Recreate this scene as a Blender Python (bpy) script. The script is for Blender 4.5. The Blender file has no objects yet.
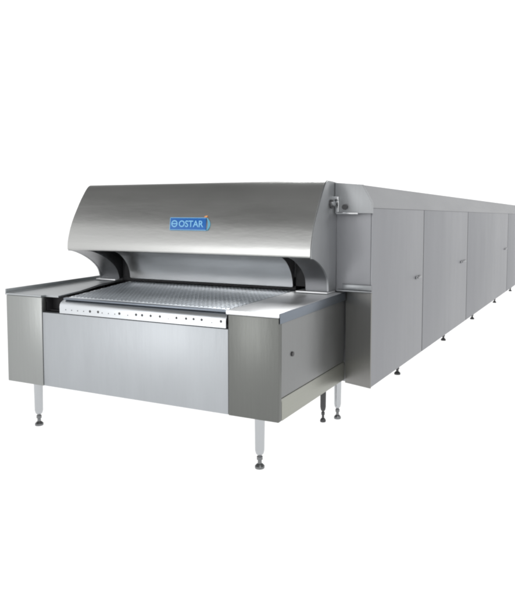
import bpy, bmesh, math, random
from mathutils import Vector, Matrix
random.seed(4)
S = bpy.context.scene
COL = S.collection

# ------------------------------------------------------------ materials
def new_mat(name):
    m = bpy.data.materials.new(name); m.use_nodes = True
    nt = m.node_tree; b = nt.nodes['Principled BSDF']
    return m, nt, b

def steel(name, col, rough, grain='x', metallic=1.0, streak=0.10, smudge=0.08, bump=0.04, aniso=0.0):
    """brushed stainless sheet: fine grain stretched along one axis, soft smudges, tiny dents"""
    m, nt, b = new_mat(name)
    N, L = nt.nodes, nt.links
    tc = N.new('ShaderNodeTexCoord')
    mp = N.new('ShaderNodeMapping')
    sc = {'x': (2.0, 260, 260), 'y': (260, 2.0, 260), 'z': (260, 260, 2.0)}[grain]
    mp.inputs['Scale'].default_value = sc
    L.new(tc.outputs['Object'], mp.inputs['Vector'])
    n1 = N.new('ShaderNodeTexNoise'); n1.inputs['Scale'].default_value = 1; n1.inputs['Detail'].default_value = 3
    L.new(mp.outputs[0], n1.inputs['Vector'])
    mp2 = N.new('ShaderNodeMapping')
    mp2.inputs['Scale'].default_value = {'x': (.5, 1.8, 1.8), 'y': (1.8, .5, 1.8), 'z': (2.4, 2.4, .5)}[grain]
    L.new(tc.outputs['Object'], mp2.inputs['Vector'])
    n2 = N.new('ShaderNodeTexNoise'); n2.inputs['Scale'].default_value = 2.2; n2.inputs['Detail'].default_value = 5
    n2.inputs['Roughness'].default_value = .6
    L.new(mp2.outputs[0], n2.inputs['Vector'])
    # colour = col * (1 + streak*(n1-.5) + smudge*(n2-.5))
    a = N.new('ShaderNodeMath'); a.operation = 'MULTIPLY_ADD'; a.inputs[1].default_value = streak; a.inputs[2].default_value = 1 - streak/2
    L.new(n1.outputs['Fac'], a.inputs[0])
    c = N.new('ShaderNodeMath'); c.operation = 'MULTIPLY_ADD'; c.inputs[1].default_value = smudge
    L.new(n2.outputs['Fac'], c.inputs[0])
    c2 = N.new('ShaderNodeMath'); c2.operation = 'SUBTRACT'; c2.inputs[1].default_value = smudge/2
    L.new(a.outputs[0], c2.inputs[0]); L.new(c2.outputs[0], c.inputs[2])
    vm = N.new('ShaderNodeVectorMath'); vm.operation = 'SCALE'; vm.inputs[0].default_value = col
    L.new(c.outputs[0], vm.inputs['Scale']); L.new(vm.outputs[0], b.inputs['Base Color'])
    r = N.new('ShaderNodeMath'); r.operation = 'MULTIPLY_ADD'; r.inputs[1].default_value = .16; r.inputs[2].default_value = rough - .08
    L.new(n2.outputs['Fac'], r.inputs[0]); L.new(r.outputs[0], b.inputs['Roughness'])
    b.inputs['Metallic'].default_value = metallic
    b.inputs['Anisotropic'].default_value = aniso
    bp = N.new('ShaderNodeBump'); bp.inputs['Strength'].default_value = bump; bp.inputs['Distance'].default_value = .002
    L.new(n1.outputs['Fac'], bp.inputs['Height'])
    bp2 = N.new('ShaderNodeBump'); bp2.inputs['Strength'].default_value = .12; bp2.inputs['Distance'].default_value = .03
    L.new(n2.outputs['Fac'], bp2.inputs['Height']); L.new(bp.outputs[0], bp2.inputs['Normal'])
    L.new(bp2.outputs[0], b.inputs['Normal'])
    return m

def plain(name, col, rough=.5, metallic=0.0):
    m, nt, b = new_mat(name)
    N, L = nt.nodes, nt.links
    n = N.new('ShaderNodeTexNoise'); n.inputs['Scale'].default_value = 30
    tc = N.new('ShaderNodeTexCoord'); L.new(tc.outputs['Object'], n.inputs['Vector'])
    r = N.new('ShaderNodeMath'); r.operation = 'MULTIPLY_ADD'; r.inputs[1].default_value = .2; r.inputs[2].default_value = max(rough-.1, .02)
    L.new(n.outputs['Fac'], r.inputs[0]); L.new(r.outputs[0], b.inputs['Roughness'])
    b.inputs['Base Color'].default_value = (*col, 1); b.inputs['Metallic'].default_value = metallic
    return m

M = dict(
    hood=steel('hood_steel', (.445, .448, .44), .36, 'x'),
    cheek=steel('cheek_steel', (.36, .37, .38), .50, 'z', smudge=.25, bump=.15),
    belly=steel('belly_steel', (.76, .765, .77), .33, 'x'),
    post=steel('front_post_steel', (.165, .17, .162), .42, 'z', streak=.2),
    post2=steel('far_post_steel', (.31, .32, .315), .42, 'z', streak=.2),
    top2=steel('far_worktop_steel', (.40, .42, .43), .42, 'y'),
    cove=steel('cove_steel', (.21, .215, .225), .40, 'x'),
    lip_shade=plain('soffit_shade_dark', (.09, .09, .095), .5, .5),  # dark colour stands in for shade under the hood lip
    center=steel('front_panel_steel', (.42, .44, .46), .50, 'z', streak=.10, smudge=.2),
    side=steel('side_panel_steel', (.25, .255, .255), .42, 'z', smudge=.2),
    strip=steel('rail_steel', (.36, .365, .33), .42, 'y'),
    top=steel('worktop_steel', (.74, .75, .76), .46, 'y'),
    trim=steel('trim_steel', (.20, .225, .26), .38, 'y'),
    body=steel('oven_side_steel', (.295, .30, .315), .5, 'z', streak=.04, smudge=.03, bump=.02),
    filler=steel('filler_steel', (.27, .268, .26), .5, 'z'),
    belt=steel('belt_steel', (.78, .82, .86), .42, 'y', streak=.8, smudge=.6),
    band=steel('nose_band_steel', (.64, .665, .69), .35, 'x', smudge=.2),
    cap=steel('roof_edge_steel', (.28, .285, .295), .42, 'y', streak=.04),
    ledge=steel('ledge_steel', (.27, .28, .29), .4, 'x'),
    latch=plain('latch_metal', (.30, .305, .315), .4, .8),
    leg=steel('leg_steel', (.47, .485, .50), .22, 'z'),
    chrome=plain('chrome', (.62, .63, .64), .2, 1),
    dark=plain('dark_metal', (.07, .07, .072), .4, .6),
    footm=plain('foot_metal', (.20, .205, .21), .35, 1),
    links=plain('belt_link_steel', (.30, .32, .34), .4, 1),
    black=plain('shade_black', (.012, .012, .014), .7),  # near-black colour standing in for shade in gaps and openings
    rubber=plain('black_rubber', (.03, .03, .032), .6),
    gasket=plain('seam_gasket', (.035, .036, .04), .8),
    blue=plain('blue_enamel', (.022, .13, .42), .35),
    cyan=plain('cyan_ink', (.12, .36, .50), .45),
    sky=plain('light_blue_ink', (.22, .50, .76), .45),
    orange=plain('orange_ink', (.75, .33, .12), .45),
)

# ------------------------------------------------------------ mesh helpers
def link(name, bm, mat, parent=None, smooth=30):
    bmesh.ops.recalc_face_normals(bm, faces=bm.faces)
    me = bpy.data.meshes.new(name); bm.to_mesh(me); bm.free()
    me.materials.append(mat)
    for p in me.polygons: p.use_smooth = True
    me.set_sharp_from_angle(angle=math.radians(smooth))
    o = bpy.data.objects.new(name, me); COL.objects.link(o)
    if parent is not None: o.parent = parent
    return o

def box(bm, x0, x1, y0, y1, z0, z1, bev=.003, seg=2):
    r = bmesh.ops.create_cube(bm, size=1)
    vs = r['verts']
    for v in vs:
        v.co = Vector(((x0+x1)/2 + v.co.x*(x1-x0), (y0+y1)/2 + v.co.y*(y1-y0), (z0+z1)/2 + v.co.z*(z1-z0)))
    if bev:
        es = list({e for v in vs for e in v.link_edges})
        bmesh.ops.bevel(bm, geom=es, offset=bev, segments=seg, profile=.5, affect='EDGES')

def prism(bm, pts, axis, a, b, bev=.003):
    """polygon pts in the plane across `axis`, extruded from a to b"""
    def P(p, t):
        if axis == 'x': return (t, p[0], p[1])
        if axis == 'y': return (p[0], t, p[1])
        return (p[0], p[1], t)
    v0 = [bm.verts.new(P(p, a)) for p in pts]; v1 = [bm.verts.new(P(p, b)) for p in pts]
    n = len(pts)
    fs = [bm.faces.new(v0), bm.faces.new(v1[::-1])]
    for i in range(n): fs.append(bm.faces.new((v0[i], v0[(i+1) % n], v1[(i+1) % n], v1[i])))
    if bev:
        es = list({e for f in fs[:2] for e in f.edges})
        bmesh.ops.bevel(bm, geom=es, offset=bev, segments=2, profile=.5, affect='EDGES')

def cyl(bm, c0, c1, r0, r1=None, n=24):
    r1 = r0 if r1 is None else r1
    c0, c1 = Vector(c0), Vector(c1); d = c1-c0
    m = Matrix.Translation((c0+c1)/2) @ d.to_track_quat('Z', 'Y').to_matrix().to_4x4()
    bmesh.ops.create_cone(bm, cap_ends=True, segments=n, radius1=r0, radius2=r1, depth=d.length, matrix=m)

def lathe(bm, x, y, prof, n=28):
    rings = []
    for r, z in prof:
        rings.append([bm.verts.new((x+r*math.cos(2*math.pi*k/n), y+r*math.sin(2*math.pi*k/n), z)) for k in range(n)])
    for a, b in zip(rings, rings[1:]):
        for k in range(n): bm.faces.new((a[k], a[(k+1) % n], b[(k+1) % n], b[k]))
    bm.faces.new(rings[0][::-1]); bm.faces.new(rings[-1])

def catmull(pts, n=6):
    out = []
    P = [pts[0]]+list(pts)+[pts[-1]]
    for i in range(1, len(P)-2):
        p0, p1, p2, p3 = [Vector(q) for q in P[i-1:i+3]]
        for k in range(n):
            t = k/n
            out.append(tuple(.5*((2*p1)+(-p0+p2)*t+(2*p0-5*p1+4*p2-p3)*t*t+(-p0+3*p1-3*p2+p3)*t**3)))
    out.append(tuple(pts[-1]))
    return out

def sheet(bm, curve, x0, x1, th, nx=1):
    """thick curved sheet: open (y,z) curve extruded along x, thickness th to its inner side"""
    n = len(curve); off = []
    for i, p in enumerate(curve):
        a = Vector(curve[max(i-1, 0)]); b = Vector(curve[min(i+1, n-1)])
        t = (b-a).normalized(); off.append((p[0]+t.y*th*-1, p[1]+t.x*th))
    prism(bm, list(curve)+off[::-1], 'x', x0, x1, bev=0)

TILT = .022
def tilt(bm):          # the feed table rises slightly towards the oven
    for v in bm.verts: v.co.z += TILT*max(0, v.co.y)

# ------------------------------------------------------------ dimensions (metres)
H, B, W = .95, .328, 2.142
D = .955
T = 2.357            # near side of the oven body
ZT, ZR, CI = 1.58, 1.70, .066
TL = .03            # far side of the oven body
YEND = 14.0

oven = bpy.data.objects.new('tunnel_oven', None); COL.objects.link(oven)
oven.location = (0, 0, 0)
oven['label'] = 'long stainless steel tunnel oven with curved hood and feed conveyor at its near end'
oven['category'] = 'oven'

# ------------------------------------------------------------ feed table
def part(name, mat, fn, t=True, parent=oven, label=None, smooth=30):
    bm = bmesh.new(); fn(bm)
    if t: tilt(bm)
    o = link(name, bm, M[mat], parent, smooth)
    if label: o['label'] = label
    return o

part('front_post', 'post2', lambda bm: box(bm, 0, .336, 0, .04, B, .936, .004), label='darker brushed steel post at the far left of the feed table')
part('front_post', 'post', lambda bm: box(bm, 1.812, W, 0, .04, B, .922, .004), label='dark brushed steel post at the near corner of the feed table')
part('front_panel', 'center', lambda bm: box(bm, .339, 1.809, .004, .04, B+.002, .835, .003))
part('recess', 'black', lambda bm: (box(bm, .339, .50, .10, .12, .836, .934, 0), box(bm, .337, .3395, .042, .12, .836, .934, 0),
                                    box(bm, .339, .5, .04, .12, .826, .8345, 0), box(bm, .05, 2.1, .06, .9, .84, .846, 0),
                                    box(bm, .497, .5, .03, .12, .836, .905, 0)))  # black sheets paint the shade in the notch and below the top
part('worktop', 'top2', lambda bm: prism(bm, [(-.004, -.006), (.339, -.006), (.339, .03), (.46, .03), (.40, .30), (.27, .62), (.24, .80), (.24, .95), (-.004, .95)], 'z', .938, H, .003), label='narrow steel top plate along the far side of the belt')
part('edge_guard', 'top2', lambda bm: box(bm, -.004, .003, -.005, .95, .9505, .978, .0015))
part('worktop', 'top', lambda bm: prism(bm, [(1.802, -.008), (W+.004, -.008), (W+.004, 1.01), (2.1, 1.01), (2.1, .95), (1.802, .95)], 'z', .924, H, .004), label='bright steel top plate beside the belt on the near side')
def side(bm):
    box(bm, W-.03, W-.006, .041, 1.02, B+.129, .889, .002)
part('side_panel', 'side', side)
part('side_panel', 'side', lambda bm: box(bm, .006, .03, .041, .95, B, .935, .002))
def rail(bm):
    prism(bm, [(W-.03, B), (W, B), (W, B+.108), (W-.0055, B+.124), (W-.012, B+.128), (W-.03, B+.128)], 'y', .042, 1.02, .002)
part('bottom_rail', 'strip', rail, label='paler steel rail along the bottom of the near side')
def edge_trim(bm):
    box(bm, W+.0045, W+.0075, .004, 1.01, .890, .9485, .002)
    box(bm, W-.028, W+.0045, .0415, 1.01, .890, .922, .0)
part('edge_trim', 'trim', edge_trim)
def latch(bm):
    cyl(bm, (W-.008, .181, .685), (W+.003, .181, .685), .014)
part('round_lock', 'dark', latch)
def under(bm):
    box(bm, .04, 2.1, .05, .9, B+.01, B+.02, 0)
part('bottom_panel', 'side', under)

# conveyor belt
def xl(y): return max(.53 - .25*max(0, y), .30)
def beltm(bm):
    y = .055; k = 0
    while y < 1.15:
        x0 = xl(y)+.012
        box(bm, x0, 1.797, y, y+.0232, .928, .943 + (.0012 if k % 2 else 0), .003, 2)
        y += .0245; k += 1
    box(bm, .44, 1.79, .30, 1.15, .915, .927, 0)
    box(bm, .52, 1.79, .05, .30, .915, .927, 0)
belt = part('conveyor_belt', 'belt', beltm)
def nose(bm):
    # rounded nose plate in front of the belt
    pr = [(.05, .926), (.034, .9265), (.018, .922), (.004, .912), (-.004, .900), (-.006, .885), (-.006, .842), (.03, .842), (.05, .86)]
    prism(bm, pr, 'x', .505, 1.80, .002)
nosep = part('nose_band', 'band', nose, label='bright steel band with small holes across the belt front')
def lipbar(bm):
    box(bm, .515, 1.797, .018, .052, .929, .942, .004)
part('nose_bar', 'trim', lipbar)
HO = [(.77, .871), (.838, .872), (1.013, .874), (1.146, .876), (1.193, .876), (1.259, .877), (1.329, .878), (1.452, .878), (1.522, .879), (1.576, .88), (1.633, .88), (1.767, .88)]
def hole(x, z, r):
    part('hole', 'dark', lambda bm: cyl(bm, (x, -.0068, z), (x, .004, z), r, n=14), t=False, parent=nosep)
for hx, hz in HO: hole(hx, hz, .0085)
hx = .56
while hx < 1.78:
    if all(abs(hx-h[0]) > .03 for h in HO): hole(hx, .868, .0035)
    hx += .052
def grains(bm):   # lengthwise chain links standing in the belt
    for i in range(46):
        x = .36 + i*.0315
        y0 = .07 if x > .56 else (.53-x)/.25 + .08
        y0 = max(y0, .07)
        box(bm, x, x+.004, y0, 1.1, .9435, .9462, 0)
part('belt_chain', 'links', grains, parent=belt)

# ------------------------------------------------------------ hood
HX0, HX1 = .05, 2.09
front = catmull([(.95, 1.726), (.84, 1.730), (.768, 1.722), (.695, 1.635), (.63, 1.53), (.582, 1.44), (.552, 1.36), (.534, 1.29), (.53, 1.24)], 7)
# keep the crease at the top a soft bend, the lower lip a tight one
under_c = catmull([(.54, 1.228), (.62, 1.205), (.70, 1.170), (.775, 1.122), (.828, 1.065), (.848, .988)], 6)
def hood_shell(bm):
    c = list(front) + [(.532, 1.232), (.54, 1.227), (.558, 1.226), (.588, 1.228)]
    sheet(bm, c, HX0+.0, HX1-.0, .005)
part('hood_shell', 'hood', hood_shell, t=False, smooth=40)
hood = [o for o in COL.objects if o.name == 'hood_shell'][0]
def cheek(a, b, k):
    def f(bm):
        inset = [(p[0]+.0065, p[1]-.004) for p in front]
        pr = inset + [(.543, 1.222)] + [(p[0]+.004+k*(1.228-p[1])/.24, p[1]) for p in under_c[1:]] + [(.848+k, .985), (.952, .985)] + [(.952, 1.724)]
        pr = [pr[i] for i in range(len(pr)) if i == 0 or (Vector(pr[i])-Vector(pr[i-1])).length > 1e-4]
        prism(bm, pr, 'x', a, b, .003)
    return f
ck = part('hood_cheek', 'cheek', cheek(HX1-.006, HX1+.006, -.03), t=False, label='mottled steel end plate on the near side of the hood')
part('hood_cheek', 'cheek', cheek(HX0-.006, HX0+.006, .035), t=False)
# belly: curved baffle between the cheeks
def belly(bm):
    c = catmull([(.62, 1.238), (.70, 1.222), (.785, 1.185), (.85, 1.125), (.888, 1.06), (.90, .995)], 7)
    pr = c + [(.915, .990), (.945, 1.02), (.945, 1.238)]
    prism(bm, pr, 'x', .345, 1.79, .008)
part('curved_baffle', 'belly', belly, t=False, smooth=40)
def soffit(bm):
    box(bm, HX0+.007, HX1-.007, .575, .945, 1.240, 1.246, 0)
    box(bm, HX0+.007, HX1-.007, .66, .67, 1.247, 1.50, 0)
part('shade_soffit', 'lip_shade', soffit, t=False)  # dark sheets added under the hood, their colour is the shade there
def cove(a, b, k):     # thick flared cheek: a concave cove from the lip down to the worktop
    def f(bm):
        c = [(p[0]+.0065+k*(1.228-p[1])/.24, p[1]) for p in under_c]
        c = [(c[0][0]+.02, 1.2385)] + c[1:] + [(c[-1][0], .986), (.945, .986), (.945, 1.2385)]
        prism(bm, c, 'x', a, b, .006)
    return f
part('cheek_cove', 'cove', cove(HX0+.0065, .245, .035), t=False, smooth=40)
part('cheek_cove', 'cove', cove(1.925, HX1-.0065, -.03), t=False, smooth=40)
def slot(bm):
    box(bm, .13, 1.801, .925, .950, .974, 1.0, 0)
    box(bm, .0305, .56, .946, .952, .85, .970, 0)
    box(bm, .247, .343, .925, .950, 1.001, 1.238, 0)
    box(bm, 1.802, 1.923, .925, .950, 1.001, 1.238, 0)
part('mouth_shade', 'black', slot, t=False)  # black sheets put where gaps around the baffle lie in shade
part('hood_sill', 'top', lambda bm: box(bm, HX0-.004, .245, .835, .95, .972, .984, .003), t=False)
part('hood_sill', 'top', lambda bm: box(bm, 1.86, HX1+.004, .80, .95, .972, .984, .003), t=False)
# rear cover over the joint hood / oven
def cover(bm):
    prism(bm, [(HX1+.008, 1.514), (T+.004, 1.514), (T+.004, ZT+.004), (T-CI+.002, ZR+.006), (HX1+.008, ZR+.022)], 'y', .917, .953, .003)
cov = part('joint_cover', 'cheek', cover, t=False, label='pale steel cover plate with chamfered corner beside the hood')
def hinge(bm):
    box(bm, HX1+.022, T-.09, .909, .916, 1.508, 1.520, .002)
    box(bm, HX1+.022, HX1+.04, .905, .916, 1.522, 1.60, .002)
    box(bm, HX1-.0, HX1+.04, .90, .916, 1.60, 1.628, .003)
part('hinge_bracket', 'chrome', hinge, t=False, parent=cov)
def knob(bm):
    cyl(bm, (HX1+.085, .916, 1.556), (HX1+.085, .895, 1.556), .018)
part('pivot_knob', 'dark', knob, t=False, parent=cov)
part('pivot_washer', 'dark', lambda bm: cyl(bm, (HX1+.006, .85, 1.575), (HX1+.018, .85, 1.575), .03), t=False, parent=cov)
part('pivot_pin', 'chrome', lambda bm: cyl(bm, (HX1+.018, .85, 1.58), (HX1+.032, .85, 1.58), .018), t=False, parent=cov)

# name plate on the hood front
def on_hood(z):
    for a, b in zip(front, front[1:]):
        if a[1] >= z >= b[1]:
            t = (a[1]-z)/(a[1]-b[1]); d = (Vector(b)-Vector(a)).normalized()
            return a[0]+(b[0]-a[0])*t, math.atan2(-d.y, -d.x)

py_, ang = on_hood(1.434)
# local frame of the plate: u along x, v up the slope, n outwards
a0, a1 = on_hood(1.47)[0], on_hood(1.40)[0]
vv = Vector((0, a0-a1, .07)).normalized(); nn = Vector((0, -vv.z, vv.y)); uu = Vector((1, 0, 0))
FR = Matrix(((1, vv.x, nn.x), (0, vv.y, nn.y), (0, vv.z, nn.z))).to_4x4()
FR.translation = Vector((1.135, py_, 1.434)) + nn*.004
def framed(bm):
    for v in bm.verts: v.co.x -= .22*v.co.y
    bmesh.ops.transform(bm, matrix=FR, verts=bm.verts)
def plate(bm):
    box(bm, -.152, .146, -.044, .044, -.006, .002, .0015)
    framed(bm)
pl = part('name_plate', 'blue', plate, t=False, parent=hood, label='small blue enamel plate with light blue lettering')
def ring(bm):
    n = 28; c = (-.116, 0)
    for r0, r1, k0, k1 in ((.018, .027, 0, n),):
        for k in range(k0, k1):
            t0, t1 = 2*math.pi*k/n, 2*math.pi*(k+1)/n
            bm.faces.new([bm.verts.new((c[0]+r*math.cos(t), c[1]+r*math.sin(t), .0032)) for r, t in ((r0, t0), (r1, t0), (r1, t1), (r0, t1))])
    box(bm, -.134, -.098, -.004, .004, .002, .0034, 0)
    box(bm, -.154, .148, .044, .0475, -.003, .003, 0)
    box(bm, -.154, .148, -.0475, -.044, -.003, .003, 0)
    box(bm, -.1555, -.152, -.0475, .0475, -.003, .003, 0)
    framed(bm)
part('emblem', 'sky', ring, t=False, parent=pl)
fc = bpy.data.curves.new('txt', 'FONT'); fc.body = 'OSTAR'; fc.size = .068; fc.align_x = 'LEFT'; fc.align_y = 'CENTER'
fc.offset = .0012; fc.extrude = .0008; fc.space_character = 1.0
fo = bpy.data.objects.new('txt', fc); COL.objects.link(fo)
bpy.context.view_layer.update()
me = bpy.data.meshes.new_from_object(fo.evaluated_get(bpy.context.evaluated_depsgraph_get()))
bpy.data.objects.remove(fo)
xs = [v.co.x for v in me.vertices]; wd = max(xs)-min(xs)
ys = [v.co.y for v in me.vertices]; ym = (max(ys)+min(ys))/2
for v in me.vertices:
    v.co.x = -.078 + (v.co.x-min(xs))*.205/wd; v.co.y = (v.co.y-ym); v.co.z += .0034
for v in me.vertices: v.co.x -= .22*v.co.y
me.transform(FR); me.name = 'lettering'
me.materials.clear(); me.materials.append(M['sky'])
lt = bpy.data.objects.new('lettering', me); COL.objects.link(lt); lt.parent = pl
def swoosh(bm):
    pts = []
    for k in range(9):
        t = -1+2*k/8
        pts.append((.158+.022*(1-t*t), .046*t))
    pts2 = [(.150+.012*(1-(p[1]/.046)**2), p[1]) for p in pts[::-1]]
    prism(bm, pts+pts2, 'z', -.004, .001, 0)
    framed(bm)
part('swoosh', 'cyan', swoosh, t=False, parent=pl)
def dot(bm):
    prism(bm, [(.128, .052), (.15, .052), (.158, .064), (.138, .062)], 'z', -.004, .001, 0)
    framed(bm)
part('accent_mark', 'orange', dot, t=False, parent=pl)

# ------------------------------------------------------------ oven body
def body(bm):
    yi = D+.28
    # shell, set back behind the doors by 12 mm
    pr = [(TL, B), (T-.012, B), (T-.012, ZT), (T-CI, ZR), (TL+CI, ZR), (TL, ZT)]
    prism(bm, pr, 'y', yi, YEND, .004)
    # front frame round the mouth, pieces butted
    prism(bm, [(1.95, .981), (T-.012, .981), (T-.012, ZT), (T-CI, ZR), (1.95, ZR)], 'y', D, yi-.002, .003)
    box(bm, 1.95, T-.012, 1.045, yi-.002, B, .979, .003)
    prism(bm, [(TL, B), (.13, B), (.13, ZR), (TL+CI, ZR), (TL, ZT)], 'y', D, yi-.002, .003)
    box(bm, .132, 1.948, D, yi-.002, 1.06, ZR, .002)
    box(bm, .132, 1.948, D, yi-.002, B, .90, .002)
part('oven_body', 'body', body, t=False)
part('mouth_shade', 'black', lambda bm: box(bm, .135, 1.945, D+.25, D+.276, .902, 1.058, 0), t=False)  # black sheet painted as the unlit depth of the mouth
def roofcap(bm):   # folded strip along the chamfered roof edge
    prism(bm, [(T-.0118, ZT-.030), (T+.0006, ZT-.030), (T+.0006, ZT-.002), (T-CI+.003, ZR+.003), (T-CI-.05, ZR+.003), (T-CI-.05, ZR+.0006), (T-CI, ZR+.0006), (T-.0118, ZT)], 'y', D+.002, YEND, 0)
part('roof_edge', 'cap', roofcap, t=False)
def filler(bm):
    prism(bm, [(W+.003, 1.018), (T-.001, .942), (T+.002, .945), (T+.002, .954), (W+.003, 1.03)], 'z', B-.002, .978, .001)
part('corner_filler', 'filler', filler, t=False, label='dull steel corner panel joining the feed table to the oven')
def ledge(bm):
    pr = [(2.11, .953), (2.11, .935), (T-.001, .933), (T+.002, .937), (T+.002, .9535)]
    prism(bm, pr, 'z', .980, .990, .002)
    box(bm, W+.005, T, .943, .9535, .992, 1.03, .004)
part('ledge', 'ledge', ledge, t=False)
seams = [D, 2.298, 4.22, 7.45, 9.4, 11.9, YEND]
hand = [2.15, 4.02, 7.25, 9.2, 11.7]
for i in range(len(seams)-1):
    a, b = seams[i]+.007+.003*i, seams[i+1]-.010-.003*i
    if i == 0: a = D+.001
    d = part('access_door', 'body', lambda bm: box(bm, T-.0115, T, a, b, B+.002, ZT-.031, .0025), t=False)
    part('door_seal', 'gasket', lambda bm: box(bm, T-.0115, T-.001, b+.0005, b+.0165+.003*i*2, B+.004, ZT-.033, 0), t=False, parent=d)
    if i < 5:
        y = hand[i]; zc = .99 if i == 0 else 1.01
        w = .10 if i == 0 else .17
        def hd(bm):
            for yy in ((y-w, y-.05), (y-.02, y+w*.6)):
                box(bm, T+.0005, T+.012, yy[0], yy[1], zc-.012, zc+.012, .003)
            box(bm, T+.0125, T+.022, y-w*.8, y-.02, zc-.007, zc+.007, .003)
        part('latch_handle', 'latch', hd, t=False, parent=d)

# ------------------------------------------------------------ legs
def shank(x, y, top, r, z0):
    return lambda bm: (lathe(bm, x, y, [(r*1.35, top), (r*1.35, top-.012), (r*1.06, top-.02), (r, .20), (r*.97, z0+.03), (r*.80, z0+.01), (r*.5, z0)][::-1]))
def foot(x, y, r, z0):
    return lambda bm: (lathe(bm, x, y, [(r*.95, .002), (r*1.0, .006), (r*1.0, .016), (r*.7, .026), (r*.42, .032), (r*.40, .052), (r*.60, .055), (r*.60, .073), (r*.42, .076), (r*.40, z0+.02)]))
def leg(x, y, top, r, mat='leg', label=None, z0=.082):
    l = part('leg', mat, shank(x, y, top, r, z0), t=False, smooth=40, label=label)
    part('levelling_foot', 'footm' if mat == 'leg' else 'dark', foot(x, y, r, z0), t=False, parent=l, smooth=40)
leg(.177, .103, B+.012, .029, label='bright front leg at the far corner of the feed table')
leg(1.965, .103, B+.012, .029, label='bright front leg at the near corner of the feed table')
leg(1.955, 1.073, B+.008, .021, 'dark', label='thin dark leg under the joint of table and oven')
leg(.20, 1.075, B+.008, .021, 'dark')
for y in (1.19, 2.70, 4.60, 6.44, 8.5, 10.5, 12.5):
    m_ = 'leg' if y < 1.5 else 'dark'
    leg(2.021, y, B+.006, .026 if y < 1.5 else .03, m_, z0=.082 if y < 1.5 else .15)
    leg(.25, y, B+.006, .026, m_)

# ------------------------------------------------------------ floor: made-up translucent white sheet, world light from below hides shadows
m, nt, b = new_mat('shadowless_white'); N, L = nt.nodes, nt.links
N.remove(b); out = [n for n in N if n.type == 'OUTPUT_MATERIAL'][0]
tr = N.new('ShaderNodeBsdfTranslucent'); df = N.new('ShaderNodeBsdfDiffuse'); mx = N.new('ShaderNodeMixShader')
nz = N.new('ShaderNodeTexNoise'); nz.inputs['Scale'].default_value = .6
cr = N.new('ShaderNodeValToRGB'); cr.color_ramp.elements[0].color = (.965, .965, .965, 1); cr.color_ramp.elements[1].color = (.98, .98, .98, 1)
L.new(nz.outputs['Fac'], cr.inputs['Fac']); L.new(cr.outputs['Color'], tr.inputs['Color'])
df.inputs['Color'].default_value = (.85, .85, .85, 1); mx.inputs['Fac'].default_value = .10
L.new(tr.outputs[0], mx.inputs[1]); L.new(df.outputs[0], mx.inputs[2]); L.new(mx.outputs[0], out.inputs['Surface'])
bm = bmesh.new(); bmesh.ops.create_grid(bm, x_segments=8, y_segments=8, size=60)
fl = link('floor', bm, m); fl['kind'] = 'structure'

# ------------------------------------------------------------ light: white world, dark overhead, plus added lamps
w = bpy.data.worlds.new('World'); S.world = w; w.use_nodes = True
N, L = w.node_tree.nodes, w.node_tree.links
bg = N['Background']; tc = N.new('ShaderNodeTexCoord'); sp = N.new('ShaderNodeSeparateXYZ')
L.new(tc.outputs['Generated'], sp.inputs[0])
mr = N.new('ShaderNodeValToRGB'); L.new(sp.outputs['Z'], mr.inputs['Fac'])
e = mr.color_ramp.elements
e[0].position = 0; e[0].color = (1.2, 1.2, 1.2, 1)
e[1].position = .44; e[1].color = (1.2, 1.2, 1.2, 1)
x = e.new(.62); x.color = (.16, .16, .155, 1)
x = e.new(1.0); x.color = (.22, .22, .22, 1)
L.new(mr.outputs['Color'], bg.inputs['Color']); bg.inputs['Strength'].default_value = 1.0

def area(loc, tgt, size, power, col=(1, 1, 1)):  # area lamps added for effect, no visible source
    l = bpy.data.lights.new('added_fill', 'AREA'); l.shape = 'RECTANGLE'; l.size, l.size_y = size; l.energy = power; l.color = col
    o = bpy.data.objects.new('added_fill', l); COL.objects.link(o); o.location = loc
    o.rotation_euler = (Vector(tgt)-Vector(loc)).to_track_quat('-Z', 'Y').to_euler()
    return o
area((5.5, -3.5, 6.0), (1.2, .5, .9), (2.5, 2.5), 160)  # added key lamp, gives the steel its highlights
area((-2.2, -7.2, 1.3), (1.6, 0, .6), (2.2, 3.6), 120)  # added lamp, brightens the right part of the front panel
area((1.0, 4.0, 6.5), (1.6, .6, .9), (3, 2), 260)  # added overhead lamp, lifts the near worktop

# ------------------------------------------------------------ camera
cd = bpy.data.cameras.new('camera'); cam = bpy.data.objects.new('camera', cd); COL.objects.link(cam); S.camera = cam
R2 = Vector((0.9015058809443239, 0.4327422610249515, 0.004613257613784986))
U2 = Vector((-0.033946019459824436, 0.06008259132040117, 0.9976160333430186))
FW = Vector((-0.4314334414317365, 0.8995133227158107, -0.06885468663155749))
mw = Matrix((( R2.x, U2.x, -FW.x, 3.7842), (R2.y, U2.y, -FW.y, -3.2019), (R2.z, U2.z, -FW.z, 1.4915), (0, 0, 0, 1)))
cam.matrix_world = mw
cd.sensor_fit = 'HORIZONTAL'; cd.sensor_width = 36; cd.lens = 650.909/515*36
cd.shift_x = (257.5-296.29)/515; cd.shift_y = (261.361-297.5)/515
cd.clip_end = 500; cd.clip_start = .05
S.render.engine = 'CYCLES'
S.cycles.filter_width = 2.2
S.view_settings.view_transform = 'Standard'; S.view_settings.look = 'None'; S.view_settings.exposure = 0; S.view_settings.gamma = 1
S.render.resolution_x, S.render.resolution_y = 886, 1024
